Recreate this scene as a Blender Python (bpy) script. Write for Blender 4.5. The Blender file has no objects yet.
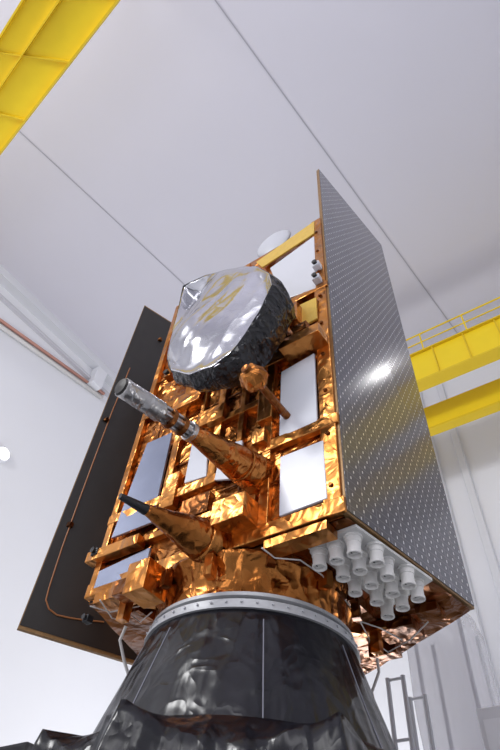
import bpy, bmesh, math, random
from mathutils import Vector, Matrix, noise
random.seed(4)
C = bpy.context.scene.collection
sc = bpy.context.scene
sc.view_settings.view_transform = 'Standard'
# ---------------------------------------------------------------- camera model
F = 550.0
Zc = Vector((48, 460, -550)).normalized()
fw = Vector((0, 0, -1))
Yc = (fw - Zc*fw.dot(Zc)).normalized()
Xc = Yc.cross(Zc)
a = math.radians(39.3)
AX = Xc*math.cos(a) - Yc*math.sin(a)
AY = Xc*math.sin(a) + Yc*math.cos(a)
AZ = Zc
CAM = Vector((1.055, -2.237, 1.6))
B = 3.39          # height of the spacecraft's base above the floor
def ray(px, py):
    v = Vector((px-250, 375-py, -F))
    return Vector((v.dot(AX), v.dot(AY), v.dot(AZ)))
def PY(px, py, y):
    d = ray(px, py); return CAM + d*((y-CAM.y)/d.y)
def PX(px, py, x):
    d = ray(px, py); return CAM + d*((x-CAM.x)/d.x)
def PZ(px, py, z):
    d = ray(px, py); return CAM + d*((z-CAM.z)/d.z)
def PP(px, py, p0, n):
    d = ray(px, py); return CAM + d*((p0-CAM).dot(n)/d.dot(n))
def proj(P):
    d = Vector(P)-CAM
    v = AX*d.x+AY*d.y+AZ*d.z
    return (250+F*v.x/-v.z, 375-F*v.y/-v.z)
cd = bpy.data.cameras.new('camera'); cam = bpy.data.objects.new('camera', cd); C.objects.link(cam)
cd.sensor_fit = 'VERTICAL'; cd.sensor_height = 36; cd.lens = F/750*36
cd.clip_end = 200
M = Matrix((AX, AY, AZ)).to_4x4(); M.translation = CAM
cam.matrix_world = M
sc.camera = cam
# ---------------------------------------------------------------- materials
def newmat(name):
    m = bpy.data.materials.new(name); m.use_nodes = True
    nt = m.node_tree; return m, nt, nt.nodes['Principled BSDF']
def plain(name, col, rough=.5, metal=0., bump=0., scale=20., var=0., spec=None):
    m, nt, b = newmat(name)
    b.inputs['Roughness'].default_value = rough; b.inputs['Metallic'].default_value = metal
    tc = nt.nodes.new('ShaderNodeTexCoord')
    nz = nt.nodes.new('ShaderNodeTexNoise'); nz.inputs['Scale'].default_value = scale; nz.inputs['Detail'].default_value = 4
    nt.links.new(tc.outputs['Object'], nz.inputs['Vector'])
    r = nt.nodes.new('ShaderNodeMixRGB'); nt.links.new(nz.outputs['Fac'], r.inputs['Fac'])
    r.inputs[1].default_value = tuple(c*(1-var) for c in col)+(1,)
    r.inputs[2].default_value = tuple(min(1, c*(1+var)) for c in col)+(1,)
    nt.links.new(r.outputs[0], b.inputs['Base Color'])
    if bump:
        bp = nt.nodes.new('ShaderNodeBump'); bp.inputs['Strength'].default_value = bump; bp.inputs['Distance'].default_value = .02
        nt.links.new(nz.outputs['Fac'], bp.inputs['Height']); nt.links.new(bp.outputs[0], b.inputs['Normal'])
    return m
def foil(name, col, dark, rough=.25, s1=7., s2=22., amp=.7, metal=1., nscale=3., k2=.5, warp=.22, st=(1, 1, .6), crease=.0, cs_=7.):
    """crinkled film: every random cell is a tilted flat facet, plus thin sharp creases"""
    m, nt, b = newmat(name)
    N = nt.nodes.new; L = nt.links.new
    b.inputs['Roughness'].default_value = rough; b.inputs['Metallic'].default_value = metal
    tc = N('ShaderNodeTexCoord')
    nz = N('ShaderNodeTexNoise'); nz.inputs['Scale'].default_value = nscale*1.3; nz.inputs['Detail'].default_value = 1.5
    L(tc.outputs['Object'], nz.inputs['Vector'])
    ms = N('ShaderNodeVectorMath'); ms.operation = 'MULTIPLY_ADD'
    L(nz.outputs['Color'], ms.inputs[0]); ms.inputs[1].default_value = (warp,)*3; L(tc.outputs['Object'], ms.inputs[2])
    hs = []
    for s, k in ((s1, amp), (s2, amp*k2)):
        mp = N('ShaderNodeMapping'); mp.inputs['Scale'].default_value = st; mp.inputs['Rotation'].default_value = (.4+s*.03, .5, .3)
        L(ms.outputs[0], mp.inputs['Vector'])
        v = N('ShaderNodeTexVoronoi'); v.inputs['Scale'].default_value = s; L(mp.outputs[0], v.inputs['Vector'])
        sub = N('ShaderNodeVectorMath'); sub.operation = 'SUBTRACT'; L(mp.outputs[0], sub.inputs[0]); L(v.outputs['Position'], sub.inputs[1])
        cs = N('ShaderNodeVectorMath'); cs.operation = 'SUBTRACT'; L(v.outputs['Color'], cs.inputs[0]); cs.inputs[1].default_value = (.5, .5, .5)
        d = N('ShaderNodeVectorMath'); d.operation = 'DOT_PRODUCT'; L(sub.outputs[0], d.inputs[0]); L(cs.outputs[0], d.inputs[1])
        mu = N('ShaderNodeMath'); mu.operation = 'MULTIPLY'; L(d.outputs['Value'], mu.inputs[0]); mu.inputs[1].default_value = k*2
        hs.append(mu)
    ad = N('ShaderNodeMath'); ad.operation = 'ADD'; L(hs[0].outputs[0], ad.inputs[0]); L(hs[1].outputs[0], ad.inputs[1])
    if crease:
        for q, sc_ in ((1., cs_), (.45, cs_*2.2)):
            n3 = N('ShaderNodeTexNoise'); n3.inputs['Scale'].default_value = sc_; n3.inputs['Detail'].default_value = 1; L(ms.outputs[0], n3.inputs['Vector'])
            s3 = N('ShaderNodeMath'); s3.operation = 'SUBTRACT'; L(n3.outputs['Fac'], s3.inputs[0]); s3.inputs[1].default_value = .5
            a3 = N('ShaderNodeMath'); a3.operation = 'ABSOLUTE'; L(s3.outputs[0], a3.inputs[0])
            m3 = N('ShaderNodeMath'); m3.operation = 'MULTIPLY'; L(a3.outputs[0], m3.inputs[0]); m3.inputs[1].default_value = -crease*q
            a4 = N('ShaderNodeMath'); a4.operation = 'ADD'; L(ad.outputs[0], a4.inputs[0]); L(m3.outputs[0], a4.inputs[1]); ad = a4
    bp = N('ShaderNodeBump'); bp.inputs['Strength'].default_value = 1; bp.inputs['Distance'].default_value = 1
    L(ad.outputs[0], bp.inputs['Height']); L(bp.outputs[0], b.inputs['Normal'])
    n2 = N('ShaderNodeTexNoise'); n2.inputs['Scale'].default_value = nscale; n2.inputs['Detail'].default_value = 3; L(tc.outputs['Object'], n2.inputs['Vector'])
    rp = N('ShaderNodeValToRGB'); L(n2.outputs['Fac'], rp.inputs[0])
    rp.color_ramp.elements[0].position = .35; rp.color_ramp.elements[0].color = dark+(1,)
    rp.color_ramp.elements[1].position = .65; rp.color_ramp.elements[1].color = col+(1,)
    L(rp.outputs[0], b.inputs['Base Color'])
    return m
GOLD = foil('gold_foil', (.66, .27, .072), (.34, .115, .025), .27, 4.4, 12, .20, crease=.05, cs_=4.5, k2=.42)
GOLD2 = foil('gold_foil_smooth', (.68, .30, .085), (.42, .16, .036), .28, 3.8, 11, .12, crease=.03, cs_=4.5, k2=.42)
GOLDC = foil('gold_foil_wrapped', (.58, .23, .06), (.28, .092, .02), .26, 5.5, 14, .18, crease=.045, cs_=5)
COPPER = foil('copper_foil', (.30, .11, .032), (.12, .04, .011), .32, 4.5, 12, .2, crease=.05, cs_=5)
SILVER = foil('silver_foil', (.68, .68, .72), (.56, .56, .60), .17, 1.3, 5, .035, st=(1, 1, 1), warp=.3, crease=.008, cs_=3)
SILVERT = foil('silver_tape', (.60, .59, .59), (.42, .41, .40), .30, 10, 22, .15, crease=.015, cs_=12)
BLACKF = foil('black_foil', (.010, .010, .013), (.004, .004, .006), .24, 11, 28, .25, .0, crease=.04, cs_=8)
DRAPE = foil('black_drape', (.006, .0058, .010), (.003, .003, .006), .25, 2.0, 7, .06, .0, st=(1, 1, .22), crease=.030, cs_=3.2)
WHITE = plain('white_radiator', (.70, .72, .78), .25, 0, .05, 6, .03)
GREYR = plain('grey_radiator', (.58, .59, .64), .25, 0, .05, 6, .03)
GREYD = plain('dish_grey', (.50, .51, .56), .4, 0, .05, 6, .03)
RADB = plain('blue_grey_radiator', (.38, .42, .55), .13, .65, .1, 3, .28)
YTAPE = plain('amber_film', (.70, .46, .08), .3, .3, .2, 20, .15)
CARBON = plain('carbon_panel', (.015, .0115, .010), .42, 0, .05, 8, .3)
EDGE = plain('panel_edge', (.26, .15, .06), .4, .4, .2, 30, .3)
CELLW = plain('antenna_white', (.78, .77, .75), .45, 0, .05, 20, .04)
PLATE = plain('antenna_plate_pale', (.62, .62, .61), .45, 0, .05, 20, .08)
HOLE = plain('dark_hole', (.05, .045, .045), .6)
RING = plain('ring_metal', (.50, .51, .53), .5, .3, .1, 15, .12)
RINGD = plain('ring_groove', (.16, .16, .17), .5, .5, .1, 15, .12)
BLK = plain('black_plastic', (.02, .02, .022), .35)
BLKM = plain('black_matte', (.010, .010, .013), .6)
ORANGE = plain('orange_cable', (.34, .125, .038), .5)
SEAM = plain('white_seam', (.26, .26, .31), .6)
WALL = plain('wall_paint', (.78, .79, .83), .6, 0, 0, 1.2, .01)
CEIL = plain('ceiling_paint', (.62, .612, .68), .85, 0, 0, 1., .01)
FLOORM = plain('floor_vinyl', (.42, .43, .45), .3, 0, .02, 2., .04)
TRIM = plain('trim_grey', (.38, .38, .43), .6)
TRIMC = plain('ledge_grey', (.58, .58, .62), .6)
TRIMW = plain('trim_white', (.68, .69, .73), .5)
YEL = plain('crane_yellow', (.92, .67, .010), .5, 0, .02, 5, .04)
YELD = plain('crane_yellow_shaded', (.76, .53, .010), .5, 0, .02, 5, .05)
PIPER = plain('pipe_red', (.55, .28, .22), .5)
PIPEW = plain('pipe_white', (.7, .68, .66), .4)
FRAME = plain('scaffold_metal', (.5, .51, .54), .5, .2)
STRAP = plain('white_strap', (.62, .60, .58), .7)
PLAST, nt, b = newmat('clear_sheet')
b.inputs['Base Color'].default_value = (.66, .65, .70, 1); b.inputs['Roughness'].default_value = .25; b.inputs['Alpha'].default_value = .42
nz = nt.nodes.new('ShaderNodeTexNoise'); nz.inputs['Scale'].default_value = 3; bp = nt.nodes.new('ShaderNodeBump'); bp.inputs['Distance'].default_value = .08
nt.links.new(nz.outputs[0], bp.inputs['Height']); nt.links.new(bp.outputs[0], b.inputs['Normal'])
def emis(name, col, s):
    m, nt, b = newmat(name); b.inputs['Emission Color'].default_value = col+(1,); b.inputs['Emission Strength'].default_value = s; return m
LAMP = emis('lamp_glow', (1, .97, .95), 5)
def cellmat():
    m, nt, b = newmat('solar_cells'); N = nt.nodes.new; L = nt.links.new
    tc = N('ShaderNodeTexCoord'); sp = N('ShaderNodeSeparateXYZ'); L(tc.outputs['Object'], sp.inputs[0])
    def mth(op, a_, b_=None):
        n = N('ShaderNodeMath'); n.operation = op
        for i, q in enumerate((a_, b_)):
            if q is None: continue
            if isinstance(q, (int, float)): n.inputs[i].default_value = q
            else: L(q, n.inputs[i])
        return n.outputs[0]
    u = mth('DIVIDE', sp.outputs['Y'], .062); v = mth('DIVIDE', sp.outputs['Z'], .060)
    row = mth('FLOOR', v); off = mth('MULTIPLY', mth('MODULO', row, 2), .5)
    fu = mth('ABSOLUTE', mth('SUBTRACT', mth('FRACT', mth('ADD', u, off)), .5))
    fv = mth('ABSOLUTE', mth('SUBTRACT', mth('FRACT', v), .5))
    dot = mth('MULTIPLY', mth('LESS_THAN', fu, .07), mth('LESS_THAN', fv, .16))
    fu2 = mth('ABSOLUTE', mth('SUBTRACT', mth('FRACT', mth('DIVIDE', sp.outputs['Y'], .124)), .5))
    line = mth('MAXIMUM', mth('GREATER_THAN', fu2, .48), mth('GREATER_THAN', fv, .47))
    mx = N('ShaderNodeMixRGB'); L(line, mx.inputs[0]); mx.inputs[1].default_value = (.135, .135, .162, 1); mx.inputs[2].default_value = (.24, .23, .26, 1)
    mx2 = N('ShaderNodeMixRGB'); L(dot, mx2.inputs[0]); L(mx.outputs[0], mx2.inputs[1]); mx2.inputs[2].default_value = (.85, .85, .89, 1)
    L(mx2.outputs[0], b.inputs['Base Color'])
    b.inputs['Metallic'].default_value = .3; b.inputs['Roughness'].default_value = .16
    return m
CELLS = cellmat()
# ---------------------------------------------------------------- mesh helpers
def V(*p): return Vector(p)
def lerp(a_, b_, s): return a_+(b_-a_)*s
def quadhull(bm, pts, vec):
    vec = Vector(vec)
    a_ = [bm.verts.new(p) for p in pts]; b_ = [bm.verts.new(Vector(p)+vec) for p in pts]
    n = len(pts)
    bm.faces.new(a_); bm.faces.new(b_[::-1])
    for i in range(n): bm.faces.new((a_[i], b_[i], b_[(i+1) % n], a_[(i+1) % n]))
def box(bm, lo, hi):
    x0, y0, z0 = lo; x1, y1, z1 = hi
    quadhull(bm, [(x0, y0, z0), (x1, y0, z0), (x1, y1, z0), (x0, y1, z0)], (0, 0, z1-z0))
def tube(bm, p0, p1, r0, r1=None, seg=16, caps=True, rings=1):
    p0 = Vector(p0); p1 = Vector(p1); r1 = r0 if r1 is None else r1
    d = (p1-p0).normalized(); u = d.orthogonal().normalized(); w = d.cross(u)
    prev = None; first = None
    for k in range(rings+1):
        t = k/rings; c = p0.lerp(p1, t); r = r0+(r1-r0)*t
        ring = [bm.verts.new(c+u*math.cos(2*math.pi*i/seg)*r+w*math.sin(2*math.pi*i/seg)*r) for i in range(seg)]
        if prev:
            for i in range(seg): bm.faces.new((prev[i], prev[(i+1) % seg], ring[(i+1) % seg], ring[i]))
        else: first = ring
        prev = ring
    if caps: bm.faces.new(first[::-1]); bm.faces.new(prev)
def turned(bm, p0, d, prof, seg=24):
    d = Vector(d).normalized(); u = d.orthogonal().normalized(); w = d.cross(u); prev = None
    for k, (s, r) in enumerate(prof):
        c = Vector(p0)+d*s
        ring = [bm.verts.new(c+(u*math.cos(2*math.pi*i/seg)+w*math.sin(2*math.pi*i/seg))*max(r, .0005)) for i in range(seg)]
        if prev:
            for i in range(seg): bm.faces.new((prev[i], prev[(i+1) % seg], ring[(i+1) % seg], ring[i]))
        prev = ring
def path(bm, pts, r, seg=8):
    pts = [Vector(p) for p in pts]; prev = None; u = None
    for i, p in enumerate(pts):
        d = (pts[min(i+1, len(pts)-1)]-pts[max(i-1, 0)]).normalized()
        if u is None: u = d.orthogonal().normalized()
        u = (u-d*u.dot(d)).normalized(); w = d.cross(u)
        ring = [bm.verts.new(p+(u*math.cos(2*math.pi*k/seg)+w*math.sin(2*math.pi*k/seg))*r) for k in range(seg)]
        if prev:
            for k in range(seg): bm.faces.new((prev[k], prev[(k+1) % seg], ring[(k+1) % seg], ring[k]))
        else: bm.faces.new(ring)
        prev = ring
    bm.faces.new(prev)
def lathe(bm, c, prof, seg=96, wob=0):
    prev = None
    for j, (r, z) in enumerate(prof):
        ring = []
        for i in range(seg):
            t = 2*math.pi*i/seg
            rr = r + wob*noise.noise(V(math.cos(t)*4, math.sin(t)*4, z*3))
            ring.append(bm.verts.new((c[0]+rr*math.cos(t), c[1]+rr*math.sin(t), z)))
        if prev:
            for i in range(seg): bm.faces.new((prev[i], prev[(i+1) % seg], ring[(i+1) % seg], ring[i]))
        prev = ring
def crumple(bm, amp, freq, seed=0):
    for v in bm.verts:
        p = v.co*freq + V(seed*3.1, seed*1.7, seed)
        n = noise.noise_vector(p)*.6 + noise.noise_vector(p*2.7)*.4
        v.co += n*amp
def foilbox(bm, c, s, amp=.012, freq=9, cuts=5, rot=0, seed=0):
    b2 = bmesh.new(); bmesh.ops.create_cube(b2, size=1)
    bmesh.ops.subdivide_edges(b2, edges=b2.edges[:], cuts=cuts, use_grid_fill=True)
    R = Matrix.Rotation(rot, 3, 'Z')
    for v in b2.verts: v.co = R @ V(v.co.x*s[0], v.co.y*s[1], v.co.z*s[2]) + Vector(c)
    crumple(b2, amp, freq, seed)
    me = bpy.data.meshes.new('tmp'); b2.to_mesh(me); bm.from_mesh(me); bpy.data.meshes.remove(me); b2.free()
def ridge(q): return (1-2.2*abs(noise.noise(q))) + .4*(1-2.2*abs(noise.noise(q*2.1+V(7, 3, 1))))
def sheet(bm, tl, tr, br, bl, nx, ny, amp, freq, nrm, seed=0, edge=.25, bulge=0):
    tl, tr, br, bl, nrm = map(Vector, (tl, tr, br, bl, nrm)); g = []
    for j in range(ny+1):
        row = []
        for i in range(nx+1):
            u = i/nx; v = j/ny
            p = tl.lerp(tr, u).lerp(bl.lerp(br, u), v)
            h = ridge(p*freq + V(seed, seed*2, 0))
            e = min(1, edge+min(u, 1-u, v, 1-v)*8)
            p = p + nrm*(amp*h*e + bulge*4*u*(1-u)*4*v*(1-v))
            row.append(bm.verts.new(p))
        g.append(row)
    for j in range(ny):
        for i in range(nx): bm.faces.new((g[j][i], g[j+1][i], g[j+1][i+1], g[j][i+1]))
def obj(name, bm, mat, parent=None, smooth=False, bevel=0):
    base = Vector((0, 0, 0)); p = parent
    while p is not None: base += p.location; p = p.parent
    bmesh.ops.recalc_face_normals(bm, faces=bm.faces[:])
    for v in bm.verts: v.co -= base
    me = bpy.data.meshes.new(name); bm.to_mesh(me); bm.free()
    if smooth:
        for f in me.polygons: f.use_smooth = True
    me.materials.append(mat)
    o = bpy.data.objects.new(name, me); C.objects.link(o)
    if parent: o.parent = parent
    if bevel:
        md = o.modifiers.new('bevel', 'BEVEL'); md.width = bevel; md.segments = 2; md.limit_method = 'ANGLE'
    return o
def mk(fn, name, mat, parent=None, **k):
    bm = bmesh.new(); fn(bm); return obj(name, bm, mat, parent, **k)
def thing(name, label, cat, loc, group=None):
    o = bpy.data.objects.new(name, None); C.objects.link(o); o.location = loc; o.empty_display_size = .2
    o['label'] = label; o['category'] = cat
    if group: o['group'] = group
    return o
def tag(o, label, cat, group=None):
    o['label'] = label; o['category'] = cat
    if group: o['group'] = group
    return o
def struct(o): o['kind'] = 'structure'; return o
# ---------------------------------------------------------------- the room
XL, XR, YB, YF, HC = -8.1, 7.5, 7.6, -9., 12.6
struct(mk(lambda m: box(m, (XL-.2, YF, -.2), (XR+.2, YB+.2, 0)), 'floor', FLOORM))
struct(mk(lambda m: box(m, (XL-.2, YF, HC), (XR+.2, YB+.2, HC+.2)), 'ceiling', CEIL))
struct(mk(lambda m: box(m, (XL-.2, YF, 0), (XL, YB, HC)), 'wall_left', WALL))
struct(mk(lambda m: box(m, (XR, YF, 0), (XR+.2, YB, HC)), 'wall_right', WALL))
struct(mk(lambda m: box(m, (XL-.2, YB, 0), (XR+.2, YB+.2, HC)), 'wall_back', WALL))
k = 1
for (p, q) in (((215, 0), (455, 330)), ((18, 130), (188, 288))):
    A = PZ(*p, HC-.01); D = PZ(*q, HC-.01); d = (D-A).normalized()
    A = A-d*6; D = D+d*3; n = d.cross(V(0, 0, 1))*.010
    if D.y > YB: D = A+(D-A)*((YB-A.y)/(D.y-A.y))
    struct(mk(lambda m: quadhull(m, [A-n, A+n, D+n, D-n], (0, 0, -.004)), 'trim_%d' % k, TRIM)); k += 1
struct(mk(lambda m: box(m, (XL, YF, HC-.22), (XL+.25, YB, HC)), 'trim_3', TRIMW))
p = PX(60, 352, XL)
struct(mk(lambda m: box(m, (XL, YF, p.z-.08), (XL+.1, YB, p.z)), 'trim_4', TRIMC))
for i, (a0, a1, y0) in enumerate((((446, 560), (463, 560), 7.45), ((487, 560), (496, 560), 7.5))):
    x0 = PY(*a0, y0).x; x1 = PY(*a1, y0).x
    struct(mk(lambda m: box(m, (x0, y0, 0), (x1, YB, HC)), 'trim_%d' % (5+i), TRIMW, bevel=.02))
p = PX(99, 378, XL+.2)
struct(mk(lambda m: box(m, (XL, p.y-.16, p.z-.3), (XL+.25, p.y+.16, HC-.2)), 'trim_7', WALL, bevel=.02))
for nm, dz, r, mt, lab in (('red_pipe', 0, .04, PIPER, 'thin red pipe running along the left white wall below the ceiling'),
                          ('white_pipe', -.16, .05, PIPEW, 'pale pipe directly below the red pipe on the left wall')):
    A = PX(0, 320, XL+.05); D = PX(104, 394, XL+.05)
    g = mk(lambda m: tube(m, A+V(0, 0, dz)-(D-A)*.6, D+V(0, 0, dz), r, seg=12), nm, mt, smooth=True); tag(g, lab, 'pipe')
p = PX(1, 455, XL)
t = thing('wall_lamp', 'round glowing lamp mounted on the left white wall', 'lamp', (XL, p.y, p.z))
mk(lambda m: tube(m, (XL, p.y, p.z), (XL+.08, p.y, p.z), .17, .15, 32), 'housing', WALL, t)
mk(lambda m: tube(m, (XL+.08, p.y, p.z), (XL+.11, p.y, p.z), .13, .09, 32), 'diffuser', LAMP, t)
# ---------------------------------------------------------------- cranes
y = 5.0
zt = PY(412, 357, y).z; zb = PY(414, 384, y).z; x0 = -2.4; x1 = XR
t = thing('bridge_girder', 'upper yellow crane girder with a handrail beside the large solar panel', 'crane beam', (x0, y, zb))
mk(lambda m: box(m, (x0, y, zb), (x1, y+.2, zt)), 'web_box', YEL, t, bevel=.01)
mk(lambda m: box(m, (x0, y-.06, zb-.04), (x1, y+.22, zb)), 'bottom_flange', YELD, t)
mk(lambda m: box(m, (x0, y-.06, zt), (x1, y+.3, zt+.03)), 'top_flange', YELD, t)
x = x0+.3
while x < x1:
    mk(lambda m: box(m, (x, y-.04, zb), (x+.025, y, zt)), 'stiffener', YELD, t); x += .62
r = mk(lambda m: tube(m, (x0, y, zt+.6), (x1, y, zt+.6), .018, seg=8), 'handrail', YEL, t)
mk(lambda m: tube(m, (x0, y, zt+.33), (x1, y, zt+.33), .015, seg=8), 'middle_rail', YEL, r)
x = x0+.2
while x < x1:
    mk(lambda m: tube(m, (x, y, zt), (x, y, zt+.6), .016, seg=8), 'post', YEL, r); x += .9
y = 6.0; zt = PY(424, 408, y).z; zb = PY(430, 429, y).z
t = thing('bridge_girder', 'lower plain yellow crane girder in front of the back wall', 'crane beam', (-2.4, y, zb))
mk(lambda m: box(m, (-2.4, y, zb), (XR-.01, y+.12, zt)), 'web_box', YEL, t, bevel=.01)
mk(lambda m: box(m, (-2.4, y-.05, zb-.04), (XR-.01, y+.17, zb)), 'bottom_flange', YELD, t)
for xx in (2.5, 6):
    mk(lambda m: tube(m, (xx, y+.06, zt), (xx, y+.06, HC), .05), 'hanger', YELD, t)
# overhead girder top left
zg = 10.6
e0 = PZ(148, -36, zg); e1 = PZ(0, 155, zg); g1 = PZ(0, 37, zg); g0 = PZ(44, -34, zg)
e1 = e0+(e1-e0)*((XL-e0.x)/(e1.x-e0.x)); g1 = g0+(g1-g0)*((XL-g0.x)/(g1.x-g0.x))
t = thing('overhead_girder', 'wide yellow crane girder crossing overhead in the upper left corner', 'crane beam', e0)
mk(lambda m: quadhull(m, [e0, e1, g1, g0], (0, 0, .08)), 'soffit', YEL, t)
for s, w_ in ((0, .03), (.60, .02), (.975, .025)):
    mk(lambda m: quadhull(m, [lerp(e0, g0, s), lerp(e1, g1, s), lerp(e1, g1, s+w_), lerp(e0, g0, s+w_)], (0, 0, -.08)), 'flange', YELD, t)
nn = int((e1-e0).length/1.15)
for i in range(nn):
    s = (i+.4)/nn; ds = .035/(e1-e0).length
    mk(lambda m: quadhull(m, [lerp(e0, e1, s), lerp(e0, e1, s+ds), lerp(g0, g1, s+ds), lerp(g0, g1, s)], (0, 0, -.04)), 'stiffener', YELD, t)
for s in (.03, .93):
    q = lerp(lerp(e0, g0, .5), lerp(e1, g1, .5), s)
    mk(lambda m: tube(m, q+V(0, 0, .08), V(q.x, q.y, HC), .05), 'hanger', YELD, t)
# ---------------------------------------------------------------- spacecraft
S = thing('satellite', 'gold foil wrapped satellite with two long solar panels standing on the black cone', 'satellite', (0, 0, B))
H = 3.7
poly = [(-.01, .03), (.2, 1.22), (-1.05, 1.93), (-2.3, 1.05), (-1.97, .03)]
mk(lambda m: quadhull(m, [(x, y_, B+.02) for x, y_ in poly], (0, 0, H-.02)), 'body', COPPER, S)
def under(m):
    n = 44; g = {}
    for i in range(n+1):
        for j in range(n+1):
            u = i/n; v = j/n
            yy = .0+v*1.93
            xr = -.01+.21*yy/1.22 if yy < 1.22 else .2-1.25*(yy-1.22)/.71
            xl = -1.97-.33*yy/1.05 if yy < 1.05 else -2.3+1.25*(yy-1.05)/.88
            x = xl+(xr-xl)*u
            g[i, j] = m.verts.new((x, yy, B-.005-.006*ridge(V(x, yy, 0)*3)))
    for i in range(n):
        for j in range(n): m.faces.new((g[i, j], g[i+1, j], g[i+1, j+1], g[i, j+1]))
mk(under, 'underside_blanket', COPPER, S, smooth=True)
mk(lambda m: sheet(m, (-1.97, 0, B+H), (0, 0, B+H), (0, 0, B), (-1.97, 0, B), 80, 140, .007, 3, (0, -1, 0)), 'front_blanket', GOLD, S, smooth=True)
def sheet_box(m, x0, x1, z0, z1, seed, d=.045):
    b2 = bmesh.new(); bmesh.ops.create_cube(b2, size=1)
    for v in b2.verts: v.co = V((x0+x1)/2+v.co.x*(x1-x0), -d/2+v.co.y*d, B+(z0+z1)/2+v.co.z*(z1-z0))
    es = [e for e in b2.edges if abs((e.verts[0].co-e.verts[1].co).z) > .01 and (z1-z0) > .3]
    if es: bmesh.ops.subdivide_edges(b2, edges=es, cuts=int((z1-z0)/.12))
    es = [e for e in b2.edges if abs((e.verts[0].co-e.verts[1].co).x) > .3]
    if es: bmesh.ops.subdivide_edges(b2, edges=es, cuts=int((x1-x0)/.12))
    crumple(b2, .002, 5, seed)
    me = bpy.data.meshes.new('tmp'); b2.to_mesh(me); m.from_mesh(me); bpy.data.meshes.remove(me); b2.free()
for i, (x, w, z0, z1) in enumerate(((-.075, .11, .0, 3.7), (-.535, .07, .0, 2.0), (-.78, .05, .72, 1.7), (-1.0, .07, .65, 1.7), (-1.2, .04, .65, 1.7), (-1.42, .07, .55, 2.9), (-1.93, .06, .0, 3.6))):
    mk(lambda m: sheet_box(m, x-w/2, x+w/2, z0, z1, i), 'frame_rail', GOLD2, S, bevel=.006)
for i, (z, w, x0, x1) in enumerate(((.05, .1, -1.97, 0), (.71, .09, -.6, 0), (1.64, .12, -.6, -.02), (.62, .08, -1.97, -.95), (1.72, .08, -1.95, -.6), (2.35, .08, -.5, 0), (3.55, .08, -1.9, -.9), (1.2, .06, -1.42, -.55), (.32, .05, -1.95, -.6))):
    mk(lambda m: sheet_box(m, x0, x1, z-w/2, z+w/2, 20+i, .05), 'frame_rail', GOLD2, S, bevel=.006)
for (xa, xb, za, zb_) in ((-.53, -.1, 1.05, 1.062), (-.53, -.1, .40, .412), (-.30, -.29, 1.72, 2.3), (-1.4, -.6, 1.45, 1.462), (-1.4, -1.0, .92, .932), (-.9, -.6, .5, .512), (-1.9, -1.45, 2.2, 2.212), (-.76, -.75, .1, .6), (-1.7, -1.69, .65, 1.7)):
    mk(lambda m: box(m, (xa, -.022, B+za), (xb, -.012, B+zb_)), 'taped_seam', COPPER, S)
for i in range(9):
    z = B+.2+i*.4
    mk(lambda m: tube(m, (-.075, -.045, z), (-.075, -.058, z), .016, .012, 12), 'fastener', COPPER, S)
def patch(name, px, mat, lift=.05, th=.02):
    pts = [PY(a_, b_, -lift) for a_, b_ in px]
    return mk(lambda m: quadhull(m, pts, (0, th, 0)), name, mat, S, bevel=.004)
for i, px in enumerate(([(270, 268), (314, 236), (316, 288), (283, 300)], [(281, 372), (314, 353), (317, 421), (279, 438)], [(280, 457), (323, 440), (327, 498), (279, 516)],
           [(192, 443), (208, 432), (206, 476), (184, 483)], [(222, 445), (242, 440), (240, 478), (214, 480)])):
    o = patch('radiator', px, WHITE if i else GREYR); o['label'] = 'flat white radiator window in the gold blanket' if i else 'pale grey radiator window at the top'
for px in ([(147, 443), (172, 432), (152, 522), (111, 538)], [(99, 571), (150, 547), (145, 571), (93, 589)]):
    o = patch('radiator', px, RADB); o['label'] = 'mirror-like blue grey radiator'
patch('amber_sheet', [(299, 305), (316, 297), (317, 318), (301, 327)], YTAPE, .07)
patch('amber_sheet', [(256, 262), (314, 221), (314, 233), (262, 267)], YTAPE, .06)
p = PY(274, 244, .2)
def dome(m):
    prev = None
    for j in range(9):
        t_ = j/8*math.pi/2
        if j == 0:
            c0_ = m.verts.new(p+V(0, -.07, 0)); continue
        ring = [m.verts.new(p+V(.24*math.sin(t_)*math.cos(2*math.pi*i/32), -.07*math.cos(t_), .24*math.sin(t_)*math.sin(2*math.pi*i/32))) for i in range(32)]
        for i in range(32):
            if j == 1: m.faces.new((c0_, ring[i], ring[(i+1) % 32]))
            else: m.faces.new((prev[i], ring[i], ring[(i+1) % 32], prev[(i+1) % 32]))
        prev = ring
    m.faces.new(prev)
dm = mk(dome, 'top_dish', GREYD, S, smooth=True); mk(lambda m: tube(m, p, (p.x, .4, B+H-.1), .05), 'mount', GOLD2, dm)
# radiometer drum
fr = [(183, 286), (204, 276), (232, 269), (256, 266), (268, 273), (271, 285), (262, 305), (247, 330), (232, 350), (212, 366), (190, 374), (171, 370), (168, 356), (173, 330), (179, 306)]
YD = -.55
fpts = [PY(a_, b_, YD) for a_, b_ in fr]
def resample(pts, n):
    L_ = [(pts[(i+1) % len(pts)]-pts[i]).length for i in range(len(pts))]; T = sum(L_); out = []; i = 0; acc = 0
    for k_ in range(n):
        t_ = T*k_/n
        while acc+L_[i] < t_: acc += L_[i]; i += 1
        out.append(pts[i].lerp(pts[(i+1) % len(pts)], (t_-acc)/L_[i]))
    return out
NP = 180
fp = resample(fpts, NP)
cen = sum(fp, Vector())/NP
fp = [q+(q-cen).normalized()*.012*noise.noise(q*6) for q in fp]
xs = [q.x for q in fp]; xm, xM = min(xs), max(xs)
def depth(q): return .13+.20*((q.x-xm)/(xM-xm))
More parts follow.
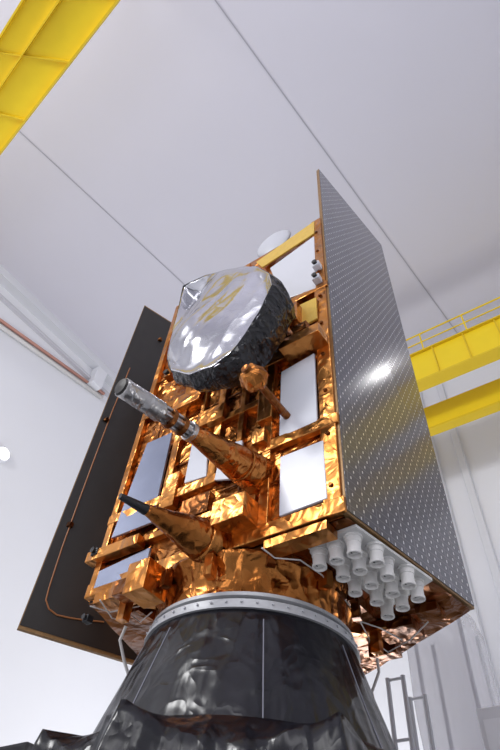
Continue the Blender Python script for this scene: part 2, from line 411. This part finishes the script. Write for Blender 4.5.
def drumf(m):
    prev = None
    for j in range(11):
        v = j/10; ring = []
        for i, q in enumerate(fp):
            s = 1.01+.045*math.sin(v*math.pi)
            P_ = cen+(q-cen)*s
            P_ += (q-cen).normalized()*.016*ridge(V(i*.35, v*1.2, 3))*math.sin(v*math.pi)
            P_.y = YD+depth(q)*v
            P_ += noise.noise_vector(P_*7)*.014*(1 if j else 0)
            ring.append(m.verts.new(P_))
        if prev:
            for i in range(NP): m.faces.new((prev[i], prev[(i+1) % NP], ring[(i+1) % NP], ring[i]))
        prev = ring
    m.faces.new(prev)
drum = mk(drumf, 'reflector_drum', BLACKF, S); drum['label'] = 'pleated black foil drum'
mk(lambda m: tube(m, cen+V(.1, .2, -.0), V(cen.x+.15, 0, cen.z-.0), .2, .26, 20), 'pedestal', BLACKF, drum)
ux = (PY(256, 266, YD)-PY(172, 371, YD)).normalized()       # long axis of the hood
uz = ux.cross(V(0, 1, 0)).normalized()
if uz.z < 0: uz = -uz
def hh(P_, s):
    d = P_-cen; a_ = d.dot(ux); b_ = d.dot(uz)
    e = min(1, max(0, (1.015-s))*7)
    pl = (.12+.06*a_-.38*b_, .09-.08*a_+.30*b_, .19-.34*a_, .21+.38*a_)
    # soft minimum keeps one long taut crease while the fields stay smooth
    h = -math.log(sum(math.exp(-q_*45) for q_ in pl))/45
    sag = -.035*math.exp(-((a_-.10)**2/.06+(b_+.02)**2/.02))
    return e*(h+sag) + e*.009*ridge(V(a_*1.0+b_*.8, b_*4.0, 2))
def coverf(m):
    prev = None; N_ = 60
    for j in range(N_+1):
        s = 1.02*(1-j/N_)
        if j == N_:
            c_ = m.verts.new(V(cen.x, YD-.005-hh(cen, 0), cen.z))
            for i in range(NP): m.faces.new((prev[i], prev[(i+1) % NP], c_))
            break
        ring = []
        for i, q in enumerate(fp):
            P_ = cen+(q-cen)*s
            P_.y = YD-.005-hh(P_, s) if j else YD+.02+.025*noise.noise(q*9)
            ring.append(m.verts.new(P_))
        if prev:
            for i in range(NP): m.faces.new((prev[i], prev[(i+1) % NP], ring[(i+1) % NP], ring[i]))
        prev = ring
mk(coverf, 'silver_cover', SILVER, drum, smooth=True)
# booms standing out of the front face
class Boom:
    def __init__(s, base_px, tip_px, ytip):
        s.b = PY(*base_px, -.02); s.t = PY(*tip_px, ytip)
    def at(s, px):
        lo, hi = 0., 1.2
        for _ in range(40):
            mid = (lo+hi)/2
            if proj(s.b+(s.t-s.b)*mid)[0] > px: lo = mid
            else: hi = mid
        return s.b+(s.t-s.b)*lo
b1 = Boom((258, 476), (122, 387), -1.15)
P_ = {q: b1.at(q) for q in (122, 158, 162, 190, 200, 214, 240)}
bo = mk(lambda m: (tube(m, b1.b, P_[240], .13, .112, 40, rings=10), tube(m, P_[240], P_[190], .112, .046, 40, rings=20), crumple(m, .010, 7, 3)), 'boom_antenna', GOLDC, S, smooth=True)
mk(lambda m: (tube(m, P_[158], P_[122], .058, .054, 28, rings=12), crumple(m, .003, 14, 3)), 'silver_sleeve', SILVERT, bo, smooth=True)
dd = (P_[122]-P_[158]).normalized()
mk(lambda m: turned(m, P_[122], dd, [(0, .052), (.012, .044), (.016, .0)], 24), 'tip_cap', CARBON, bo)
def latt(m):
    u = dd.orthogonal().normalized(); w = dd.cross(u)
    tube(m, P_[158], P_[190], .036, .036, 12)
    for k_ in range(5):
        t_ = 2*math.pi*k_/5+.5
        o_ = (u*math.cos(t_)+w*math.sin(t_))*.044
        tube(m, P_[158]+o_, P_[190]+o_, .010, seg=8)
mk(latt, 'ribbed_neck', SILVERT, bo)
for f in (0, .35, .7, 1):
    q = lerp(P_[158], P_[190], f)
    mk(lambda m: tube(m, q-dd*.015, q+dd*.015, .059, seg=20), 'clamp_ring', SILVERT if f in (0, 1) else COPPER, bo)
b2_ = Boom((216, 547), (120, 496), -.72)
Q_ = {q: b2_.at(q) for q in (120, 146, 200)}
bo = mk(lambda m: (tube(m, b2_.b, Q_[200], .145, .125, 40, rings=6), tube(m, Q_[200], Q_[146], .125, .030, 40, rings=20), crumple(m, .007, 7, 5)), 'boom_antenna', GOLDC, S, smooth=True)
mk(lambda m: tube(m, Q_[146], Q_[120], .032, .018, 16), 'black_tip', BLK, bo)
def fb(px, py, w, s, name='equipment_box', mat=GOLD, seed=0, rot=0):
    c = PY(px, py, -w); return mk(lambda m: foilbox(m, c, s, .003, 7, 4, rot, seed), name, mat, S, bevel=.004)
fb(236, 516, .1, (.24, .18, .17), seed=1, mat=GOLD2)
fb(305, 345, .1, (.34, .2, .10), seed=2, mat=GOLD2)
fb(296, 318, .08, (.10, .14, .26), seed=3)
fb(147, 583, .1, (.17, .2, .2), seed=4, mat=GOLD2)
fb(128, 590, .07, (.14, .12, .1), seed=14, mat=COPPER)
fb(213, 418, .05, (.26, .08, .16), seed=5, mat=GOLD2)
fb(190, 402, .05, (.3, .1, .16), seed=8)
fb(268, 405, .04, (.12, .08, .36), seed=9, mat=GOLD2)
fb(115, 551, .06, (.5, .08, .08), seed=11, mat=GOLD2)
fb(197, 508, .03, (.24, .06, .16), seed=12, mat=COPPER)
fb(262, 440, .05, (.10, .1, .12), seed=15, mat=GOLD2)
fb(172, 492, .04, (.12, .06, .3), seed=16, mat=GOLD2)
fb(302, 330, .16, (.12, .08, .08), seed=17, mat=COPPER)
# round foil wrapped knob tucked below the drum
p = PY(253, 377, -.46)
def knob(m):
    turned(m, (p.x, p.y+.09, p.z), (0, -1, 0), [(0, .0), (.01, .055), (.04, .085), (.08, .095), (.12, .08), (.15, .05), (.16, .0)], 24)
    crumple(m, .026, 14, 2)
ro = mk(knob, 'round_sensor', GOLDC, S)
mk(lambda m: tube(m, (p.x, -.02, p.z), (p.x, p.y+.07, p.z), .028, .028, 12), 'stalk', COPPER, ro)
mk(lambda m: turned(m, (p.x, p.y-.06, p.z), (0, -1, 0), [(0, .035), (.03, .03), (.02, .0)], 16), 'nozzle', COPPER, ro)
def sensor(px, py, y, s, mat, name='star_camera'):
    c = PY(px, py, y)
    o = mk(lambda m: box(m, c-V(s, s, s), c+V(s, s, s*.8)), name, mat, S, bevel=.006)
    mk(lambda m: tube(m, c+V(0, -s, 0), c+V(0, -s*1.7, 0), s*.6, s*.7, 16), 'lens_hood', BLK, o)
sensor(317, 266, -.08, .035, WHITE); sensor(317, 279, -.08, .035, WHITE)
sensor(97, 553, -.08, .03, BLK); sensor(170, 376, -.1, .04, GOLD2); sensor(88, 619, .0, .026, BLKM)
# helix antenna array below
zb = B-.012
corn = [PZ(304, 543, zb), PZ(356, 524, zb), PZ(432, 578, zb), PZ(388, 606, zb)]
ar = mk(lambda m: quadhull(m, corn, (0, 0, -.018)), 'antenna_plate', PLATE, S)
prof = [(0, .052), (.010, .052), (.012, .042), (.040, .042), (.042, .038), (.092, .037), (.094, .041), (.108, .041), (.110, .035), (.100, .031), (.090, .028), (.090, 0)]
for i in range(5):
    for j in range(3):
        u = (i+.5)/5; v = (j+.5)/3+(.06 if i % 2 else -.05)
        c = lerp(lerp(corn[0], corn[3], u), lerp(corn[1], corn[2], u), v)-V(0, 0, .018)
        h = mk(lambda m: turned(m, c, (0, 0, -1), prof, 28), 'helix_antenna', CELLW, ar)
        mk(lambda m: turned(m, c, (0, 0, -1), [(.0905, .014), (.091, .021), (.089, .023)], 20), 'aperture', HOLE, h)
        mk(lambda m: (tube(m, c-V(.028, 0, .10), c-V(-.028, 0, .10), .004, seg=6)), 'crossbar', CELLW, h)
for i in range(4):
    for j in range(2):
        c = lerp(lerp(corn[0], corn[3], (i+1)/5), lerp(corn[1], corn[2], (i+1)/5), (j+.95)/3)
        mk(lambda m: tube(m, c-V(0, 0, .017), c-V(0, 0, .022), .013, seg=14), 'fixing_hole', HOLE, ar)
# ---- solar panels
RP = [V(.0, -.03, B), V(.216, 1.236, B-.0), V(.205, 1.236, B+4.98), V(.0, -.03, B+5.12)]
rp = mk(lambda m: quadhull(m, RP, (-.035, .004, 0)), 'solar_panel', EDGE, S)
rp['label'] = 'large right solar panel with rows of bright marks'
q = V(.004, -.0006, 0)
ctr = sum(RP, Vector())/4
mk(lambda m: quadhull(m, [ctr+(p_-ctr)*.994+q*.2 for p_ in RP], q), 'cell_layer', CELLS, rp)
LP = [V(-2.87, .1, B+.06), V(-2.3, 1.12, B+.02), V(-2.3, 1.12, B+4.25), V(-2.87, .1, B+4.58)]
nl = (LP[1]-LP[0]).cross(LP[3]-LP[0]).normalized()
if nl.x < 0: nl = -nl
lp = mk(lambda m: quadhull(m, LP, -nl*.04), 'solar_panel', EDGE, S)
lp['label'] = 'left solar panel seen from its dark back side'
ctr = sum(LP, Vector())/4
mk(lambda m: quadhull(m, [ctr+(p_-ctr)*.988 for p_ in LP], nl*.004), 'back_skin', CARBON, lp)
p0 = LP[0]+nl*.01
cab = [PP(a_, b_, p0, nl) for a_, b_ in ((130, 368), (112, 412), (97, 452), (80, 498), (62, 548), (49, 588), (46, 600), (49, 609), (57, 615), (70, 618), (84, 620), (104, 622))]
mk(lambda m: path(m, cab, .0065), 'cable', ORANGE, lp)
for (a_, b_) in ((106, 420), (160, 340), (70, 525)):
    c = PP(a_, b_, p0, nl); mk(lambda m: foilbox(m, c, (.05, .04, .04), .006, 9, 2), 'hinge', COPPER, lp)
# ---- interface below the body
AC = (-.99, .553)
zr = B-.25
def collar(m):
    prev = None; seg = 300; pr = ((.66, B-.01), (.652, B-.035), (.635, B-.06), (.615, B-.09), (.60, B-.12), (.59, B-.15), (.585, B-.19), (.585, zr+.02))
    for j, (r0, z) in enumerate(pr):
        ring = []
        for i in range(seg):
            t_ = 2*math.pi*i/seg
            w_ = V(math.cos(t_)*5, math.sin(t_)*5, z*5)
            r = r0+.016*ridge(w_)*(.4 if j in (0, 7) else 1)
            ring.append(m.verts.new((AC[0]+r*math.cos(t_), AC[1]+r*math.sin(t_), z)))
        if prev:
            for i in range(seg): m.faces.new((prev[i], prev[(i+1) % seg], ring[(i+1) % seg], ring[i]))
        prev = ring
mk(collar, 'interface_skirt', GOLDC, S, smooth=True)
camdir = math.atan2(CAM.y-AC[1], CAM.x-AC[0])
for i in range(12):
    t_ = camdir+.12+i*math.pi/6; rr = .665
    c = V(AC[0]+rr*math.cos(t_), AC[1]+rr*math.sin(t_), B-.07-.02*(i % 3))
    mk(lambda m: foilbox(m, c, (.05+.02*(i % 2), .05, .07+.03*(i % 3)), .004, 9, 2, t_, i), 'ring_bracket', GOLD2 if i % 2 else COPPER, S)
for (px, py) in ((376, 638), (126, 606)):
    c = PZ(px, py, B-.1); mk(lambda m: (foilbox(m, c, (.06, .06, .2), .004, 9, 3), foilbox(m, c+V(0, 0, .06), (.18, .09, .05), .004, 9, 3)), 'lift_bracket', GOLD2, S)
for i, (px, py, s) in enumerate(((400, 630, (.25, .2, .06)), (196, 574, (.4, .14, .07)), (118, 598, (.3, .14, .07)), (300, 540, (.4, .12, .05)), (356, 606, (.12, .3, .08)), (330, 590, (.16, .12, .10)), (430, 612, (.14, .14, .05)), (140, 612, (.14, .16, .08)), (385, 650, (.2, .1, .1)))):
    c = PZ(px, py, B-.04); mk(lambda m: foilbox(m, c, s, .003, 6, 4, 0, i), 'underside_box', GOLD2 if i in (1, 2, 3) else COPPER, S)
for pts in ([(90, 606), (110, 612), (140, 606), (158, 598)], [(345, 600), (362, 622), (380, 628), (402, 640)], [(100, 600), (112, 618), (126, 622)], [(262, 548), (275, 558), (300, 560), (322, 575), (340, 600)], [(170, 582), (186, 588), (205, 580)], [(355, 612), (370, 640), (388, 652), (410, 640), (428, 622)], [(126, 612), (140, 622), (152, 612)]):
    mk(lambda m: path(m, [PZ(a_, b_, B-.09) for a_, b_ in pts], .0045), 'harness_cable', STRAP, S)
# ---------------------------------------------------------------- adapter
A_ = thing('payload_adapter', 'pale metal clamp ring on a black draped cone beneath the satellite', 'adapter', (AC[0], AC[1], 2.5))
mk(lambda m: lathe(m, AC, [(.56, zr), (.628, zr), (.632, zr-.022), (.606, zr-.026)], 128), 'upper_ring', RING, A_, smooth=False)
mk(lambda m: lathe(m, AC, [(.606, zr-.026), (.606, zr-.045)], 128), 'groove', RINGD, A_, smooth=False)
mk(lambda m: lathe(m, AC, [(.606, zr-.045), (.642, zr-.048), (.645, zr-.085), (.652, zr-.087), (.652, zr-.10), (.60, zr-.102)], 128), 'clamp_ring', RING, A_, smooth=False)
for i in range(48):
    t_ = 2*math.pi*i/48
    c = V(AC[0]+.640*math.cos(t_), AC[1]+.640*math.sin(t_), zr-.067)
    mk(lambda m: tube(m, c, c+V(.014*math.cos(t_), .014*math.sin(t_), 0), .007, seg=6), 'bolt', FRAME, A_)
def cr(t_, v): return .634+.20*v+.009*ridge(V(math.cos(t_)*6, math.sin(t_)*6, v*.5))*(.25+v)
def conef(m):
    prev = None; seg = 400
    for j in range(21):
        v = j/20; ring = []
        for i in range(seg):
            t_ = 2*math.pi*i/seg; r = cr(t_, v) if j else .634
            ring.append(m.verts.new((AC[0]+r*math.cos(t_), AC[1]+r*math.sin(t_), zr-.10-.60*v)))
        if prev:
            for i in range(seg): m.faces.new((prev[i], prev[(i+1) % seg], ring[(i+1) % seg], ring[i]))
        prev = ring
mk(conef, 'cone_cover', DRAPE, A_, smooth=True)
for dt in (-1.25, -.75, .08, .85, 1.3, 2.2, 3.2, 4.2):
    t_ = camdir+dt
    mk(lambda m: path(m, [V(AC[0]+(cr(t_, v/10)+.001)*math.cos(t_), AC[1]+(cr(t_, v/10)+.001)*math.sin(t_), zr-.10-.60*v/10) for v in range(1, 11)], .003, 6), 'seam', SEAM, A_)
K = thing('support_stand', 'black fabric covered stand carrying the cone at the bottom', 'stand', (AC[0], AC[1], 0))
def skirt(m):
    prev = None; seg = 560
    for j in range(21):
        v = j/20; ring = []
        for i in range(seg):
            t_ = 2*math.pi*i/seg
            f = abs(math.sin(t_*5+.4+.6*math.sin(t_*3)))
            r = .86+.29*v*(1-.42*f)+.026*ridge(V(math.cos(t_)*9, math.sin(t_)*9, v*2))*v
            z = zr-.685-.03*v-.19*v*f+.035*ridge(V(math.cos(t_)*7, math.sin(t_)*7, 5))*v
            if v > .7: z -= (v-.7)*1.0
            ring.append(m.verts.new((AC[0]+r*math.cos(t_), AC[1]+r*math.sin(t_), z)))
        if prev:
            for i in range(seg): m.faces.new((prev[i], prev[(i+1) % seg], ring[(i+1) % seg], ring[i]))
        prev = ring
mk(skirt, 'drape', DRAPE, K, smooth=True)
mk(lambda m: lathe(m, AC, [(.01, zr-.72), (.8, zr-.72), (.82, zr-.95), (.82, 0), (.01, 0)], 64), 'pedestal', BLKM, K)
for (pts, lab) in (([(126, 626), (120, 640), (124, 660), (130, 680), (128, 700)], 'white strap hanging from the left bracket of the satellite'),
                   ([(377, 658), (379, 672), (372, 692), (376, 715), (382, 748)], 'white strap hanging beside the right of the black cone')):
    c = PZ(pts[0][0], pts[0][1], B-.2)
    pp = [PP(a_, b_, c, (CAM-c).normalized()) for a_, b_ in pts]
    o = mk(lambda m: path(m, pp, .010, 8), 'strap', STRAP); tag(o, lab, 'strap')
# ---------------------------------------------------------------- background equipment, lower right
yl = 3.0
x0 = PY(390, 700, yl).x; x1 = PY(406, 700, yl).x; zt = PY(400, 676, yl).z
t = thing('scaffold_tower', 'grey metal scaffold frame standing right of the black cone', 'scaffold', ((x0+x1)/2, yl, 0))
for x in (x0, x1):
    for yy in (yl, yl+.5): mk(lambda m: tube(m, (x, yy, 0), (x, yy, zt), .022, seg=10), 'post', FRAME, t)
z = zt-.02
while z > .2:
    for yy in (yl, yl+.5): mk(lambda m: tube(m, (x0, yy, z), (x1, yy, z), .014, seg=8), 'rung', FRAME, t)
    z -= .5
yc = 4.2
x0 = PY(412, 680, yc).x; x1 = PY(478, 680, yc).x; zt = PY(445, 612, yc).z
t = thing('draped_rack', 'tall equipment rack under a clear plastic sheet at the right', 'rack', ((x0+x1)/2, yc, 0))
for x in (x0+.08, x1-.08):
    for yy in (yc+.08, yc+.7): mk(lambda m: tube(m, (x, yy, 0), (x, yy, zt-.02), .025, seg=8), 'post', FRAME, t)
def dr(m):
    prev = None; per = []
    cs = [(x0, yc), (x1, yc), (x1, yc+.8), (x0, yc+.8)]
    for i in range(4):
        for k_ in range(30):
            f = k_/30; per.append((cs[i][0]+(cs[(i+1) % 4][0]-cs[i][0])*f, cs[i][1]+(cs[(i+1) % 4][1]-cs[i][1])*f))
    for j in range(24):
        z = zt*(1-j/23); ring = []
        for (x, y_) in per:
            q_ = noise.noise_vector(V(x*3, y_*3, z*.9))*.06
            ring.append(m.verts.new((x+q_.x, y_+q_.y, z)))
        if prev:
            for i in range(120): m.faces.new((prev[i], prev[(i+1) % 120], ring[(i+1) % 120], ring[i]))
        else: m.faces.new(ring)
        prev = ring
mk(dr, 'sheet', PLAST, t, smooth=True)
p = PY(478, 722, 3.2); zc_ = PY(478, 708, 3.2).z
t = thing('equipment_cabinet', 'pale cabinet partly visible at the lower right edge', 'cabinet', (p.x+.35, 3.2, 0))
mk(lambda m: box(m, (p.x, 3.2, 0), (p.x+.7, 3.8, zc_)), 'body', TRIMW, t, bevel=.015)
mk(lambda m: box(m, (p.x+.05, 3.185, .1), (p.x+.65, 3.2, zc_-.1)), 'door', WALL, t)
p = PY(20, 741, 3.0)
t = thing('dark_trolley', 'dark equipment trolley top peeking in at the lower left corner', 'trolley', (p.x, 3.0, 0))
mk(lambda m: box(m, (p.x-1.2, 3.0, .9), (p.x+.15, 3.7, p.z)), 'housing', BLKM, t, bevel=.06)
for x in (p.x-1.1, p.x+.05): mk(lambda m: box(m, (x, 3.05, 0), (x+.08, 3.13, .9)), 'leg', FRAME, t)
# ---------------------------------------------------------------- lights
w = bpy.data.worlds.new('world'); sc.world = w; w.use_nodes = True
w.node_tree.nodes['Background'].inputs[0].default_value = (.89, .89, 1, 1); w.node_tree.nodes['Background'].inputs[1].default_value = .58
def area(name, loc, target, size, power, col=(1, 1, 1)):
    l = bpy.data.lights.new(name, 'AREA'); l.size = size; l.energy = power; l.color = col
    o = bpy.data.objects.new(name, l); C.objects.link(o); o.location = loc
    o.rotation_euler = (Vector(target)-Vector(loc)).to_track_quat('-Z', 'Y').to_euler()
area('light_key', (-4.5, -8, 9.5), (-1, 0, 4), 2.2, 460)
area('light_fill', (5, -7.5, 9.5), (0, 2, 4), 2.5, 100)
area('light_back', (-3, 6.0, 2.0), (-7, 3, 6), 2.5, 260)
area('light_right', (5, 5.5, 1.5), (1, 8, 6), 2, 130)
area('light_ceiling', (1.5, -8.2, 9.0), (0, 4, 12.6), 5, 200, (.96, .95, 1))
area('light_low', (-1, -7.5, .5), (-1, 2, 11), 4, 125, (.98, .96, 1))
d = ray(380, 373); n = (RP[1]-RP[0]).cross(RP[3]-RP[0]).normalized()
hp = PP(380, 373, RP[0], n); rd = (d-n*2*d.dot(n)).normalized()
s = min((HC-.1-hp.z)/rd.z if rd.z > 0 else 99, (YB-.1-hp.y)/rd.y if rd.y > 0 else 99, (XR-.1-hp.x)/rd.x if rd.x > 0 else 99)
lpz = hp+rd*s
t = thing('ceiling_lamp', 'round bright lamp high up on the right of the hall', 'lamp', lpz)
mk(lambda m: tube(m, lpz, lpz-rd*.1, .14, .14, 32), 'housing', TRIMW, t)
mk(lambda m: tube(m, lpz-rd*.1, lpz-rd*.13, .10, .10, 32), 'diffuser', emis('lamp_glow_bright', (1, .98, .95), 55), t)
